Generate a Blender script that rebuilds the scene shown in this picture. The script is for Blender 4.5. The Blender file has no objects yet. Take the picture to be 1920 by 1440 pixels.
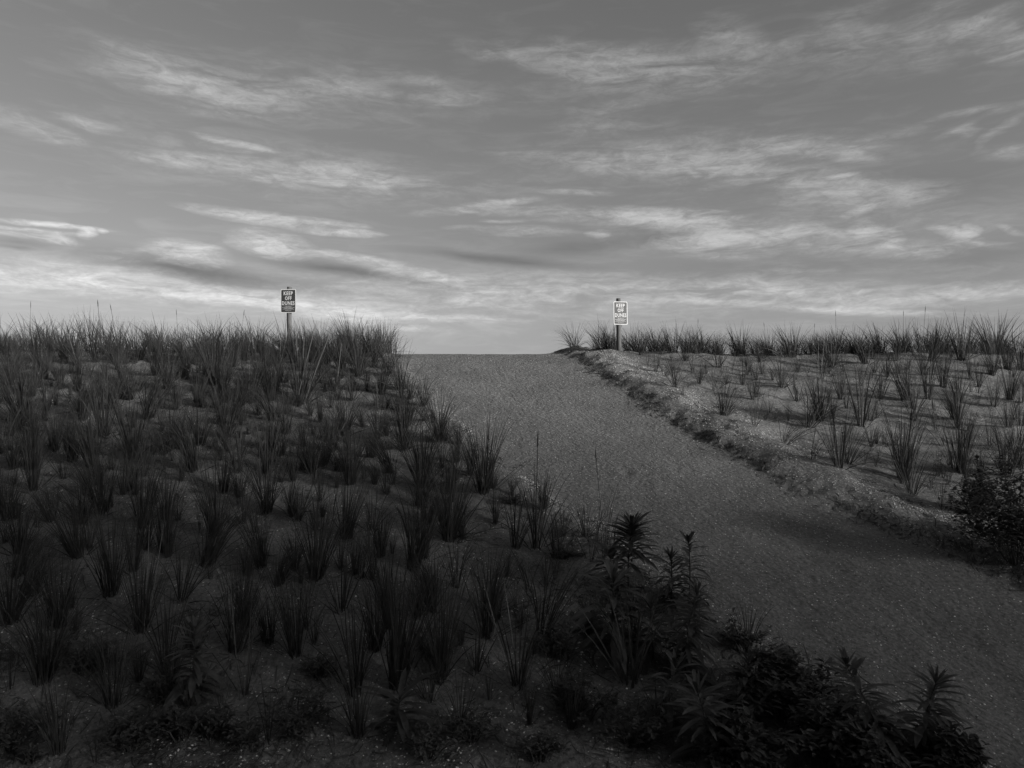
import bpy, math, random
import numpy as np

R = math.radians
SC = bpy.context.scene
COL = SC.collection
EYE = 2.6            # camera height above the bottom of the hollow
F = 1280.0           # focal length in photo pixels (24 mm on 36 mm, 1920 px wide)
PI = math.pi

# ---------------------------------------------------------------- noise
def _hash(ix, iy, seed):
    n = (ix.astype(np.int64) * 374761393 + iy.astype(np.int64) * 668265263 + seed * 1442695041) & 0xffffffff
    n = ((n ^ (n >> 13)) * 1274126177) & 0xffffffff
    n = (n ^ (n >> 16)) & 0xffffffff
    return n.astype(np.float64) / 4294967295.0

def vnoise(x, y, seed=0):
    xi = np.floor(x); yi = np.floor(y)
    fx = x - xi; fy = y - yi
    fx = fx * fx * fx * (fx * (fx * 6 - 15) + 10); fy = fy * fy * fy * (fy * (fy * 6 - 15) + 10)
    a = _hash(xi, yi, seed); b = _hash(xi + 1, yi, seed)
    c = _hash(xi, yi + 1, seed); d = _hash(xi + 1, yi + 1, seed)
    return (a + (b - a) * fx) * (1 - fy) + (c + (d - c) * fx) * fy

def fbm(x, y, seed=0, octs=4, gain=.5):
    s = 0; a = 1; t = 0
    for k in range(octs):
        s = s + a * (vnoise(x, y, seed + k * 17) - .5); t += a
        a *= gain; x = x * 2.03 + 11.3; y = y * 2.03 + 5.7
    return s / t * 2      # about -1..1

def sstep(a, b, x):
    t = np.clip((x - a) / (b - a), 0, 1)
    return t * t * (3 - 2 * t)

# ---------------------------------------------------------------- terrain
PY = np.array([-600, -60, -25, -14, -6, -2, 0, 1.4, 2.6, 4, 5.66, 7.4, 9, 10.5, 11.8, 12.6, 13.2, 13.8, 14.3, 15, 16, 18, 22, 30, 45, 70, 200, 6000], float)
PZ = np.array([1.0, 1.0, .9, .6, 0, -1.15, -1.7, -2.2, -2.42, -2.25, -1.724, -1.17, -.665, -.19, .20, .41, .535, .6, .61, .56, .35, -.4, -1.7, -3, -3.4, -3.9, -6.5, -9], float)
def _slopes():
    d = np.diff(PZ) / np.diff(PY); m = np.zeros(len(PY))
    for i in range(1, len(PY) - 1):
        if d[i - 1] * d[i] > 0:
            w1 = 2 * (PY[i + 1] - PY[i]) + (PY[i] - PY[i - 1]); w2 = (PY[i + 1] - PY[i]) + 2 * (PY[i] - PY[i - 1])
            m[i] = (w1 + w2) / (w1 / d[i - 1] + w2 / d[i])
    m[0] = d[0]; m[-1] = d[-1]
    return m
PM = _slopes()
def prof(y):
    y = np.asarray(y, float)
    i = np.clip(np.searchsorted(PY, y) - 1, 0, len(PY) - 2)
    hh = PY[i + 1] - PY[i]; t = np.clip((y - PY[i]) / hh, 0, 1)
    return ((2 * t**3 - 3 * t**2 + 1) * PZ[i] + (t**3 - 2 * t**2 + t) * hh * PM[i]
            + (-2 * t**3 + 3 * t**2) * PZ[i + 1] + (t**3 - t**2) * hh * PM[i + 1])

YS = np.arange(2.6, 14.4, .015)
def hit(px, py, hf):
    """where the sight line of a photo pixel first meets the ground"""
    tx = (px - 960) / F; tz = (720 - py) / F
    d = hf(tx * YS, YS) - tz * YS
    k = np.nonzero(d >= 0)[0]
    i = k[0] if len(k) else int(np.argmax(d))
    return tx * YS[i], YS[i]

LEFT = [(738, 655), (765, 690), (800, 725), (850, 775), (900, 830), (955, 880), (1010, 915), (1080, 962), (1150, 1000), (1250, 1068),
        (1345, 1145), (1480, 1228), (1600, 1285), (1720, 1345), (1800, 1395), (1860, 1440)]
RIGHT = [(1048, 662), (1105, 697), (1165, 737), (1225, 780), (1290, 817), (1350, 847), (1420, 887), (1480, 920), (1560, 957), (1640, 987),
         (1720, 1017), (1800, 1052), (1900, 1100), (1980, 1140)]
pf = lambda x, y: prof(y)
def edge(pts):
    q = sorted([hit(a, b, pf)[::-1] for a, b in pts])
    ys = np.array([a for a, b in q]); xs = np.array([b for a, b in q])
    s0 = (xs[1] - xs[0]) / max(ys[1] - ys[0], .05)
    ys = np.concatenate([[ys[0] - 2.5], ys, [ys[-1] + 3, 60]]); xs = np.concatenate([[xs[0] - 2.5 * max(s0, -1.7)], xs, [xs[-1] - .1, xs[-1] - .1]])
    return ys, xs
LE, RE = edge(LEFT), edge(RIGHT)
def path_d(x, y):
    w = .10 * fbm(x * 1.7, y * 1.7, 3) + .05 * fbm(x * 6, y * 6, 8)
    return x - np.interp(y, *LE) + w, np.interp(y, *RE) - x + w * 1.2

_fr = random.Random(77); FEET = []
for k_ in range(26):
    fy0 = _fr.uniform(3.8, 12.5); c0 = (np.interp(fy0, *LE) + np.interp(fy0, *RE)) / 2
    FEET.append((float(c0) + _fr.gauss(0, .7), fy0, _fr.gauss(2.1, .35)))
def ground(x, y):
    """height above the eye level, before adding EYE"""
    x = np.asarray(x, float); y = np.asarray(y, float)
    z = prof(y)
    near = sstep(-14, 0, y) * (1 - sstep(16, 22, y))
    dl, dr = path_d(x, y)
    sl = -dl * .8; sr = -dr * .8
    var = .75 + .9 * fbm(x * .9, y * .9, 21)
    lb = .07 * sstep(-.05, .35, sl) + .03 * np.exp(-((sl - .25) / .22) ** 2) * (1 + fbm(x * 3, y * 3, 31))
    rb = np.clip(.085 * var - .02, .01, .14) * sstep(-.03, .13 + .12 * vnoise(x * 1.1, y * 1.1, 23), sr) + .075 * np.exp(-((sr - .42) / .34) ** 2) * (1 + .9 * fbm(x * 2.5, y * 2.5, 41))
    rb = rb - .05 * sstep(.6, 2.2, sr)
    inside = sstep(-.05, .1, np.minimum(dl, dr))
    z = z + near * (lb + rb)
    # hummocks on the dunes, scuffed sand on the path
    rough = .045 * fbm(x * 1.1, y * 1.1, 51, 3) + .022 * fbm(x * 4.2, y * 4.2, 61, 3)
    z = z + near * rough * (1 - .75 * inside)
    z = z + near * .014 * fbm(x * 5, y * 5 + x * 2, 71, 3) * inside * sstep(9.5, 6, y)
    z = z + near * .03 * np.exp(-(np.clip(sr, -1, 9) - .3) ** 2 / .12) * np.abs(fbm(x * 8, y * 8, 81, 2))
    u = x * .64 - y * .77; v = x * .77 + y * .64
    z = z + near * inside * .012 * fbm(u * 1.6, v * 4.5, 73, 3) * sstep(-.2, .5, fbm(x * .9, y * .9, 75, 2)) * sstep(12, 7, y)
    for fx_, fy_, fa_ in FEET:
        dx_ = (x - fx_) * math.cos(fa_) + (y - fy_) * math.sin(fa_); dy_ = -(x - fx_) * math.sin(fa_) + (y - fy_) * math.cos(fa_)
        q_ = (dx_ / .13) ** 2 + (dy_ / .055) ** 2
        z = z - .012 * np.exp(-q_ * q_) + .004 * np.exp(-(q_ - 1.9) ** 2 * 2)
    far = .25 * fbm(x * .12, y * .12, 91, 3)
    return z + far * (1 - near) * sstep(4, 40, np.abs(y))
def gz(x, y):
    return float(ground(np.array([x]), np.array([y]))[0]) + EYE
def place(px, py):
    x, y = hit(px, py, ground)
    return float(x), float(y), gz(x, y)

# ---------------------------------------------------------------- materials
def mat(name):
    m = bpy.data.materials.new(name); m.use_nodes = True
    nt = m.node_tree; nt.nodes.clear()
    out = nt.nodes.new('ShaderNodeOutputMaterial'); b = nt.nodes.new('ShaderNodeBsdfPrincipled')
    nt.links.new(b.outputs[0], out.inputs[0])
    return m, nt, b, out
def N(nt, t, **kw):
    n = nt.nodes.new(t)
    for k, v in kw.items():
        if k.startswith('i_'):
            n.inputs[int(k[2:])].default_value = v
        else:
            setattr(n, k, v)
    return n
def grey(v): return (v, v, v, 1)
def math_n(nt, op, a, b=None, clamp=False):
    n = nt.nodes.new('ShaderNodeMath'); n.operation = op; n.use_clamp = clamp
    for i, v in enumerate((a, b)):
        if v is None: continue
        if isinstance(v, (int, float)): n.inputs[i].default_value = v
        else: nt.links.new(v, n.inputs[i])
    return n.outputs[0]

def sand_material():
    m, nt, b, out = mat('sand'); L = nt.links.new
    tc = N(nt, 'ShaderNodeTexCoord'); P = tc.outputs['Object']
    gr = N(nt, 'ShaderNodeAttribute', attribute_name='gravel').outputs['Fac']
    pa = N(nt, 'ShaderNodeAttribute', attribute_name='path').outputs['Fac']
    n1 = N(nt, 'ShaderNodeTexNoise'); n1.inputs['Scale'].default_value = 1.3; n1.inputs['Detail'].default_value = 6; L(P, n1.inputs[0])
    n2 = N(nt, 'ShaderNodeTexNoise'); n2.inputs['Scale'].default_value = 38; n2.inputs['Detail'].default_value = 5; n2.inputs['Roughness'].default_value = .7; L(P, n2.inputs[0])
    base = N(nt, 'ShaderNodeMapRange', i_1=.25, i_2=.75, i_3=SAND * .8, i_4=SAND * 1.2); L(n1.outputs[0], base.inputs[0])
    fine = N(nt, 'ShaderNodeMapRange', i_1=.25, i_2=.75, i_3=.45, i_4=1.55); L(n2.outputs[0], fine.inputs[0])
    col = math_n(nt, 'MULTIPLY', base.outputs[0], fine.outputs[0])
    # small shell bits: cells of a voronoi, a share of them pale, a few dark
    tot = col; bumps = []
    for sc, share, rad, bright in ((62, .78, .40, .75), (27, .90, .25, .85)):
        v = N(nt, 'ShaderNodeTexVoronoi'); v.inputs['Scale'].default_value = sc; L(P, v.inputs[0])
        sep = N(nt, 'ShaderNodeSeparateColor'); L(v.outputs['Color'], sep.inputs[0])
        thr = math_n(nt, 'ADD', math_n(nt, 'SUBTRACT', share, math_n(nt, 'MULTIPLY', gr, .38)), math_n(nt, 'MULTIPLY', pa, .03 if sc < 40 else -.06))
        on = math_n(nt, 'GREATER_THAN', sep.outputs[0], thr)
        r = math_n(nt, 'MULTIPLY', sep.outputs[1], rad)
        disc = math_n(nt, 'LESS_THAN', v.outputs['Distance'], r)
        k = math_n(nt, 'MULTIPLY', on, disc)
        val = math_n(nt, 'MULTIPLY', sep.outputs[2], bright)
        mx = N(nt, 'ShaderNodeMix'); L(k, mx.inputs[0]); L(tot, mx.inputs[2]); L(math_n(nt, 'ADD', val, .02), mx.inputs[3])
        tot = mx.outputs[0]; bumps.append(k)
    L(tot, b.inputs['Base Color']); b.inputs['Roughness'].default_value = .9
    b.inputs['Specular IOR Level'].default_value = .15
    # relief: drifts, grains, ruts that follow the path down to the right
    mp = N(nt, 'ShaderNodeMapping'); mp.inputs['Scale'].default_value = (6, 13, 4)
    mr = N(nt, 'ShaderNodeMapping'); mr.inputs['Rotation'].default_value = (0, 0, R(50)); L(P, mr.inputs[0]); L(mr.outputs[0], mp.inputs[0])
    n3 = N(nt, 'ShaderNodeTexNoise'); n3.inputs['Scale'].default_value = 1; n3.inputs['Detail'].default_value = 5; n3.inputs['Distortion'].default_value = 1.2; L(mp.outputs[0], n3.inputs[0])
    n4 = N(nt, 'ShaderNodeTexNoise'); n4.inputs['Scale'].default_value = 16; n4.inputs['Detail'].default_value = 6; n4.inputs['Roughness'].default_value = .65; L(P, n4.inputs[0])
    h = math_n(nt, 'ADD', math_n(nt, 'MULTIPLY', n4.outputs[0], .03), math_n(nt, 'MULTIPLY', n3.outputs[0], math_n(nt, 'ADD', math_n(nt, 'MULTIPLY', pa, .016), .010)))
    for k, a in zip(bumps, (.004, .008)): h = math_n(nt, 'ADD', h, math_n(nt, 'MULTIPLY', k, a))
    bp = N(nt, 'ShaderNodeBump'); bp.inputs['Strength'].default_value = .8; bp.inputs['Distance'].default_value = 1.0; L(h, bp.inputs['Height'])
    L(bp.outputs[0], b.inputs['Normal'])
    return m

def leaf_material(name, v, var=.35, trans=.25, rough=.6):
    m, nt, b, out = mat(name); L = nt.links.new
    oi = N(nt, 'ShaderNodeObjectInfo'); tc = N(nt, 'ShaderNodeTexCoord')
    n = N(nt, 'ShaderNodeTexNoise'); n.inputs['Scale'].default_value = 23; n.inputs['Detail'].default_value = 2; L(tc.outputs['Object'], n.inputs[0])
    a = N(nt, 'ShaderNodeMapRange', i_1=.2, i_2=.8, i_3=v * (1 - var), i_4=v * (1 + var)); L(n.outputs[0], a.inputs[0])
    r = N(nt, 'ShaderNodeMapRange', i_3=.8, i_4=1.2); L(oi.outputs['Random'], r.inputs[0])
    c = math_n(nt, 'MULTIPLY', a.outputs[0], r.outputs[0])
    L(c, b.inputs['Base Color']); b.inputs['Roughness'].default_value = rough; b.inputs['Specular IOR Level'].default_value = .25
    t = N(nt, 'ShaderNodeBsdfTranslucent'); L(c, t.inputs[0])
    mx = N(nt, 'ShaderNodeMixShader'); mx.inputs[0].default_value = trans
    L(b.outputs[0], mx.inputs[1]); L(t.outputs[0], mx.inputs[2]); L(mx.outputs[0], out.inputs[0])
    return m

def plain(name, v, rough=.7, var=.25, scale=30, bump=0, stretch=(1, 1, 1), spec=.3):
    m, nt, b, out = mat(name); L = nt.links.new
    tc = N(nt, 'ShaderNodeTexCoord'); mp = N(nt, 'ShaderNodeMapping'); mp.inputs['Scale'].default_value = stretch; L(tc.outputs['Object'], mp.inputs[0])
    n = N(nt, 'ShaderNodeTexNoise'); n.inputs['Scale'].default_value = scale; n.inputs['Detail'].default_value = 5; L(mp.outputs[0], n.inputs[0])
    a = N(nt, 'ShaderNodeMapRange', i_1=.25, i_2=.75, i_3=v * (1 - var), i_4=v * (1 + var)); L(n.outputs[0], a.inputs[0])
    L(a.outputs[0], b.inputs['Base Color']); b.inputs['Roughness'].default_value = rough; b.inputs['Specular IOR Level'].default_value = spec
    if bump:
        bp = N(nt, 'ShaderNodeBump'); bp.inputs['Distance'].default_value = bump; L(n.outputs[0], bp.inputs['Height']); L(bp.outputs[0], b.inputs['Normal'])
    return m

SAND = .165
M_SAND = sand_material()
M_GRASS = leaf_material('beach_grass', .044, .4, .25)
M_DRY = leaf_material('dry_straw', .15, .25, .2)
M_SEED = leaf_material('seed_stalk', .06)
M_LEAF = leaf_material('goldenrod_leaf', .075, .35, .2, .5)
M_STEM = plain('plant_stem', .05)
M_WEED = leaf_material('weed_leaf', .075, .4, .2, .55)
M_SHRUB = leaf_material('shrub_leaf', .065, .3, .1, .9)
M_SHADE_CEDAR = leaf_material('shade_cedar_foliage', .05, .4, .1)
M_BARK = plain('bark', .1, .9, .4, 12, .02, (1, 1, .2))
M_SHELL = plain('shell', .62, .5, .4, 9)
M_PEB = plain('pebble', .09, .6, .6, 9)
M_LITTER = plain('plant_litter', .07, .9, .5, 6)
M_WOOD = plain('weathered_post', .12, .85, .45, 9, .004, (8, 8, .6))
M_WHITE = plain('white_sign_board', .72, .45, .06, 14)
M_RED = plain('dark_sign_face', .055, .4, .1, 10)
M_BLUE = plain('faded_sign_face', .075, .4, .14, 10)
M_METAL = plain('bolt_metal', .35, .35, .1, 40)
M_WATER, _nt, _b, _o = mat('sea_water'); _b.inputs['Base Color'].default_value = grey(.03); _b.inputs['Roughness'].default_value = .12
_n = N(_nt, 'ShaderNodeTexNoise'); _n.inputs['Scale'].default_value = .6; _n.inputs['Detail'].default_value = 6
_tc = N(_nt, 'ShaderNodeTexCoord'); _nt.links.new(_tc.outputs['Object'], _n.inputs[0])
_bp = N(_nt, 'ShaderNodeBump'); _bp.inputs['Distance'].default_value = .4; _nt.links.new(_n.outputs[0], _bp.inputs['Height']); _nt.links.new(_bp.outputs[0], _b.inputs['Normal'])

# ---------------------------------------------------------------- object helpers
def mesh(name, verts, faces, m=None, smooth=False):
    me = bpy.data.meshes.new(name); me.from_pydata([tuple(v) for v in verts], [], [tuple(f) for f in faces])
    if m: me.materials.append(m)
    if smooth: me.polygons.foreach_set('use_smooth', [True] * len(me.polygons))
    me.update(); return me
def link(name, me, parent=None):
    o = bpy.data.objects.new(name, me); COL.objects.link(o)
    if parent: o.parent = parent
    return o
def tag(o, label=None, cat=None, group=None, kind=None):
    for k, v in (('label', label), ('category', cat), ('group', group), ('kind', kind)):
        if v: o[k] = v
    return o
class MB:
    def __init__(s): s.v = []; s.f = []
    def add(s, vs, fs):
        b = len(s.v); s.v += [tuple(v) for v in vs]; s.f += [tuple(b + i for i in f) for f in fs]
    def tube(s, pts, rads, n=6, cap=True):
        pts = [np.array(p, float) for p in pts]; vs = []; fs = []
        for i, p in enumerate(pts):
            d = pts[min(i + 1, len(pts) - 1)] - pts[max(i - 1, 0)]; d /= np.linalg.norm(d) + 1e-9
            a = np.cross(d, (0, 1, 0) if abs(d[1]) < .9 else (1, 0, 0)); a /= np.linalg.norm(a); c = np.cross(d, a)
            for k in range(n):
                t = 2 * PI * k / n; vs.append(p + rads[i] * (math.cos(t) * a + math.sin(t) * c))
        for i in range(len(pts) - 1):
            for k in range(n):
                fs.append((i * n + k, i * n + (k + 1) % n, (i + 1) * n + (k + 1) % n, (i + 1) * n + k))
        if cap: fs.append(tuple(range(n))[::-1]); fs.append(tuple((len(pts) - 1) * n + k for k in range(n)))
        s.add(vs, fs)
    def ribbon(s, pts, ws, side):
        """flat blade along pts, half widths ws, side vector per blade"""
        vs = []; fs = []
        for p, w in zip(pts, ws):
            vs.append(np.array(p) - side * w); vs.append(np.array(p) + side * w)
        for i in range(len(pts) - 1): fs.append((2 * i, 2 * i + 1, 2 * i + 3, 2 * i + 2))
        s.add(vs, fs)
    def leaf(s, p, d, length, width, droop, rng, up=(0, 0, 1), segs=4, fold=.25):
        """lance-shaped leaf from p along d, arching down, slightly folded on its midrib"""
        d = np.array(d, float); d /= np.linalg.norm(d); p = np.array(p, float)
        side = np.cross(d, up); side /= np.linalg.norm(side) + 1e-9
        vs = []; fs = []; q = p.copy(); dd = d.copy()
        for i in range(segs + 1):
            t = i / segs
            w = width * (.16 + 1.25 * t ** .7 * (1 - t) ** .75) if i < segs else width * .03
            nrm = np.cross(side, dd)
            vs += [q - side * w + nrm * w * fold, q.copy(), q + side * w + nrm * w * fold]
            dd = dd + np.array((0, 0, -droop / segs)); dd /= np.linalg.norm(dd)
            q = q + dd * length / segs
        for i in range(segs):
            for k in (0, 1): fs.append((3 * i + k, 3 * i + k + 1, 3 * i + k + 4, 3 * i + k + 3))
        s.add(vs, fs)
    def mesh(s, name, m, smooth=False): return mesh(name, s.v, s.f, m, smooth)
    def build(s, name, m, parent=None, smooth=False): return link(name, s.mesh(name, m, smooth), parent)

# ---------------------------------------------------------------- ground sheet
def axis(lo, hi, step, far_lo, far_hi):
    a = list(np.arange(lo, hi + 1e-6, step)); s = step; v = a[-1]
    while v < far_hi: s *= 1.35; v += s; a.append(min(v, far_hi))
    s = step; v = lo; pre = []
    while v > far_lo: s *= 1.35; v -= s; pre.append(max(v, far_lo))
    return np.array(pre[::-1] + a)
gx = axis(-11.6, 11.6, .045, -4000, 4000); gy = axis(2.5, 15, .045, -500, 5000)
GX, GY = np.meshgrid(gx, gy); gX = GX.ravel(); gY = GY.ravel()
GZ = ground(gX, gY) + EYE
nx, ny = len(gx), len(gy)
me = bpy.data.meshes.new('sand_ground'); me.vertices.add(nx * ny)
me.vertices.foreach_set('co', np.stack([gX, gY, GZ], 1).ravel())
i0 = (np.arange(ny - 1)[:, None] * nx + np.arange(nx - 1)[None, :]).ravel()
quads = np.stack([i0, i0 + 1, i0 + 1 + nx, i0 + nx], 1)
me.loops.add(quads.size); me.loops.foreach_set('vertex_index', quads.ravel().astype(np.int32))
me.polygons.add(len(quads)); me.polygons.foreach_set('loop_start', (np.arange(len(quads)) * 4).astype(np.int32))
me.update(); me.validate()
me.polygons.foreach_set('use_smooth', np.ones(len(quads), bool))
def masks(x, y):
    dl, dr = path_d(x, y)
    inside = sstep(-.05, .15, np.minimum(dl, dr))
    band = np.exp(-((-dr - .75) / .42) ** 2) * sstep(-.75, .35, fbm(x * 1.3, y * 1.3, 101) + .35)
    lband = np.exp(-((-dl - .12) / .18) ** 2) * sstep(.05, .55, fbm(x * 1.1, y * 1.1, 111))
    spots = sstep(.35, .75, fbm(x * 1.6, y * 1.6, 121)) * (1 - inside)
    g = np.clip(band + .9 * lband + .55 * spots + .20 * inside * sstep(-.1, .6, fbm(x * .8, y * .8, 131)) * sstep(4.5, 8, y), 0, 1)
    front = sstep(6.6, 4.4, y) * .6 * (1 - inside) * sstep(-.2, .5, fbm(x * 1.9, y * 1.9, 141))
    return np.clip(g + front, 0, 1), inside
ga, pa = masks(gX, gY)
for nm, arr in (('gravel', ga), ('path', pa)):
    at = me.attributes.new(nm, 'FLOAT', 'POINT'); at.data.foreach_set('value', arr.astype(np.float32))
me.materials.append(M_SAND)
tag(link('sand_ground', me), kind='structure')

sea = mesh('sea', [(-4000, 78, -4.0 + EYE), (4000, 78, -4.0 + EYE), (4000, 5000, -4.0 + EYE), (-4000, 5000, -4.0 + EYE)], [(0, 1, 2, 3)], M_WATER)
tag(link('sea', sea), kind='structure')

# ---------------------------------------------------------------- beach grass
def blades(rng, n, base, tilt, lean, droop, w, lmin=.68, lmax=1.03, minor=.12):
    mb = MB()
    for i in range(n):
        ph = rng.uniform(0, 2 * PI); r = base * math.sqrt(rng.random())
        p = np.array((r * math.cos(ph), r * math.sin(ph), -.04))
        wide = rng.random() < minor
        th = abs(rng.gauss(0, tilt)) if not wide else rng.uniform(.6, 1.15)
        ph2 = ph + rng.gauss(0, .55)
        d = np.array((math.sin(th) * math.cos(ph2) + lean * rng.uniform(.2, 1), math.sin(th) * math.sin(ph2), math.cos(th)))
        d /= np.linalg.norm(d)
        ln = rng.uniform(lmin, lmax) * (1 if not wide else .75)
        cur = rng.uniform(0, droop) * (2.2 if wide else 1)
        hor = np.array((d[0], d[1], 0)); nh = np.linalg.norm(hor); hor = hor / nh if nh > .02 else np.array((1, 0, 0))
        hor = hor + np.array((lean * 1.6, 0, 0))
        pts = [p]; segs = 5; dd = d.copy()
        for k in range(segs):
            dd = dd + hor * cur / segs * (1 + .8 * k / segs) - np.array((0, 0, cur * .55 * (k / segs) ** 1.5)); dd /= np.linalg.norm(dd)
            pts.append(pts[-1] + dd * ln / segs)
        tw = rng.uniform(0, PI); side = np.array((math.cos(tw), math.sin(tw), 0)); side -= d * side.dot(d); side /= np.linalg.norm(side)
        ww = w * rng.uniform(.7, 1.25)
        mb.ribbon(pts, [ww * .9, ww, ww * .95, ww * .8, ww * .5, ww * .06], side)
    return mb
rng = random.Random(7)
V = {}
def variants(kind, count, **kw):
    V[kind] = []
    for k in range(count):
        n = kw['n'] + rng.randint(-kw['n'] // 6, kw['n'] // 6); a = dict(kw); a.pop('n')
        a['tilt'] *= rng.uniform(.75, 1.35); a['droop'] *= rng.uniform(.6, 1.7); a['lmin'] = rng.uniform(.45, .78); a['lean'] += rng.gauss(0, .06); a['minor'] = rng.uniform(.04, .2)
        V[kind].append(blades(rng, n, **a).mesh('grass_blades', M_GRASS))
variants('dense', 10, n=88, base=.06, tilt=.165, lean=0, droop=.42, w=.0041)
variants('mid', 10, n=40, base=.042, tilt=.175, lean=0, droop=.4, w=.0048)
variants('thin', 6, n=15, base=.03, tilt=.2, lean=0, droop=.3, w=.0045)
variants('crest', 8, n=90, base=.12, tilt=.24, lean=-.12, droop=.65, w=.0048, lmin=.55)
variants('lean', 3, n=32, base=.05, tilt=.20, lean=.45, droop=.5, w=.0045)
V['seed'] = []; V['dry'] = []
for k in range(4):
    mb = MB()
    for j in range(1):
        x = rng.uniform(-.06, .06); y = rng.uniform(-.06, .06); t = rng.uniform(-.05, .03)
        mb.tube([(x, y, -.03), (x + t * .5, y, .55), (x + t, y, 1.0), (x + t * 1.1, y, 1.02), (x + t * 1.2, y, 1.1), (x + t * 1.25, y, 1.17)], [.0045, .004, .0035, .007, .008, .001], 4)
    V['seed'].append(mb.mesh('seed_stalk', M_SEED))
    mb = MB()
    for j in range(1 + (k > 1)):
        x = rng.uniform(-.05, .05); t = rng.uniform(-.22, .22)
        mb.ribbon([(x, -.06, -.03), (x + t * .5, -.1, .4), (x + t, -.13, .78), (x + t * 1.25, -.14, .95)], [.004, .0042, .0035, .0008], np.array((1, 0, 0)))
    V['dry'].append(mb.mesh('dry_stalk', M_DRY))

# (x, y of the base in the photo, height in photo pixels, kind, extra)
L_ = """40 790 90 dense|69 821 50 mid|88 771 55 mid|104 848 75 mid|154 790 78 dense|146 732 52 dense|194 819 96 dense|210 767 60 dense|138 869 72 mid|173 878 80 dense
250 863 100 dense|277 786 80 dense|302 798 52 mid|321 821 60 mid|313 730 60 dense|350 713 42 mid|369 757 75 mid|375 836 72 dense|363 884 92 dense|21 723 52 dense|112 732 46 dense
258 736 50 mid|62 884 72 dense|27 882 70 mid|4 852 76 mid|208 884 62 mid|271 894 52 mid|402 723 82 dense|473 757 70 dense dry|508 752 70 dense|565 757 100 dense dry|423 823 83 dense
414 748 52 dense|512 790 66 dense|537 815 66 dense|508 846 72 dense|621 848 85 dense|646 817 62 dense|660 752 56 mid|671 707 60 dense|642 707 52 dense|715 759 52 thin|708 823 60 mid
758 844 80 dense|750 732 76 dense|725 707 60 mid|446 888 80 mid|502 890 92 dense|583 884 72 dense|662 888 72 mid|733 890 78 dense|792 886 80 mid|792 763 50 mid|600 719 45 mid dry|629 736 58 mid dry
621 767 42 mid|525 715 50 mid dry|494 711 46 dense|785 742 40 thin|822 829 80 dense|857 868 66 dense|907 927 112 dense|792 914 98 dense|842 1016 122 dense|1007 1031 122 mid seed|967 1033 92 mid
926 962 42 thin|1132 1052 118 thin seed|1109 1058 100 thin|792 1052 100 dense|62 922 80 dense|96 979 64 dense|154 985 74 dense|192 964 92 dense|267 993 108 dense|308 1039 96 dense|146 1047 92 dense
208 1118 122 dense|37 1039 84 dense|12 977 82 dense|385 1064 112 dense|312 979 80 dense|404 1008 112 dense|492 1068 104 dense|500 964 92 dense|560 977 62 mid|600 943 56 mid|650 1014 102 dense|698 997 72 mid
725 929 64 mid|785 952 80 dense|594 1087 112 dense|775 1072 122 dense|658 910 80 dense|83 1282 142 dense|212 1327 122 dense|312 1257 112 mid|110 1415 124 mid|19 1298 78 thin|177 1434 64 thin|265 1188 128 dense dry
554 1232 130 dense|460 1307 150 thin dry|667 1307 145 mid|744 1290 168 dense|440 1225 122 dense|504 1392 78 thin|671 1382 104 dense|917 1150 94 mid|912 1196 112 dense|1015 1198 122 mid|973 1190 62 thin
973 1292 128 mid dry|827 1271 144 dense|812 1148 92 dense|1183 1288 160 mid|1070 1137 40 thin|640 1150 96 mid dry|575 1180 80 mid|20 1170 110 dense|60 1120 90 dense|110 1180 100 dense|460 1180 100 dense
700 1090 84 mid|730 1180 110 dense|30 1085 84 dense|250 1075 84 mid|340 1130 90 mid|855 1105 80 mid|990 1110 70 thin|160 930 62 mid|230 930 66 mid|420 925 74 dense|455 985 66 mid|548 905 60 mid|840 930 50 mid|870 985 60 thin
340 905 62 mid|700 860 60 mid|120 900 62 mid|560 860 46 mid|295 850 50 mid|410 865 52 mid|760 800 58 mid|580 800 50 thin|440 780 50 mid|330 770 54 mid|60 745 54 dense|180 745 52 dense|230 715 50 dense|85 712 48 dense
290 705 52 dense|430 712 48 mid|565 712 52 mid dry|690 735 54 mid|700 690 58 mid|735 690 56 mid|1040 1090 60 thin|728 660 46 crest|690 668 56 crest|712 672 60 dense|660 665 60 crest|640 690 52 dense|600 672 58 crest|1600 1395 1 none"""
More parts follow.
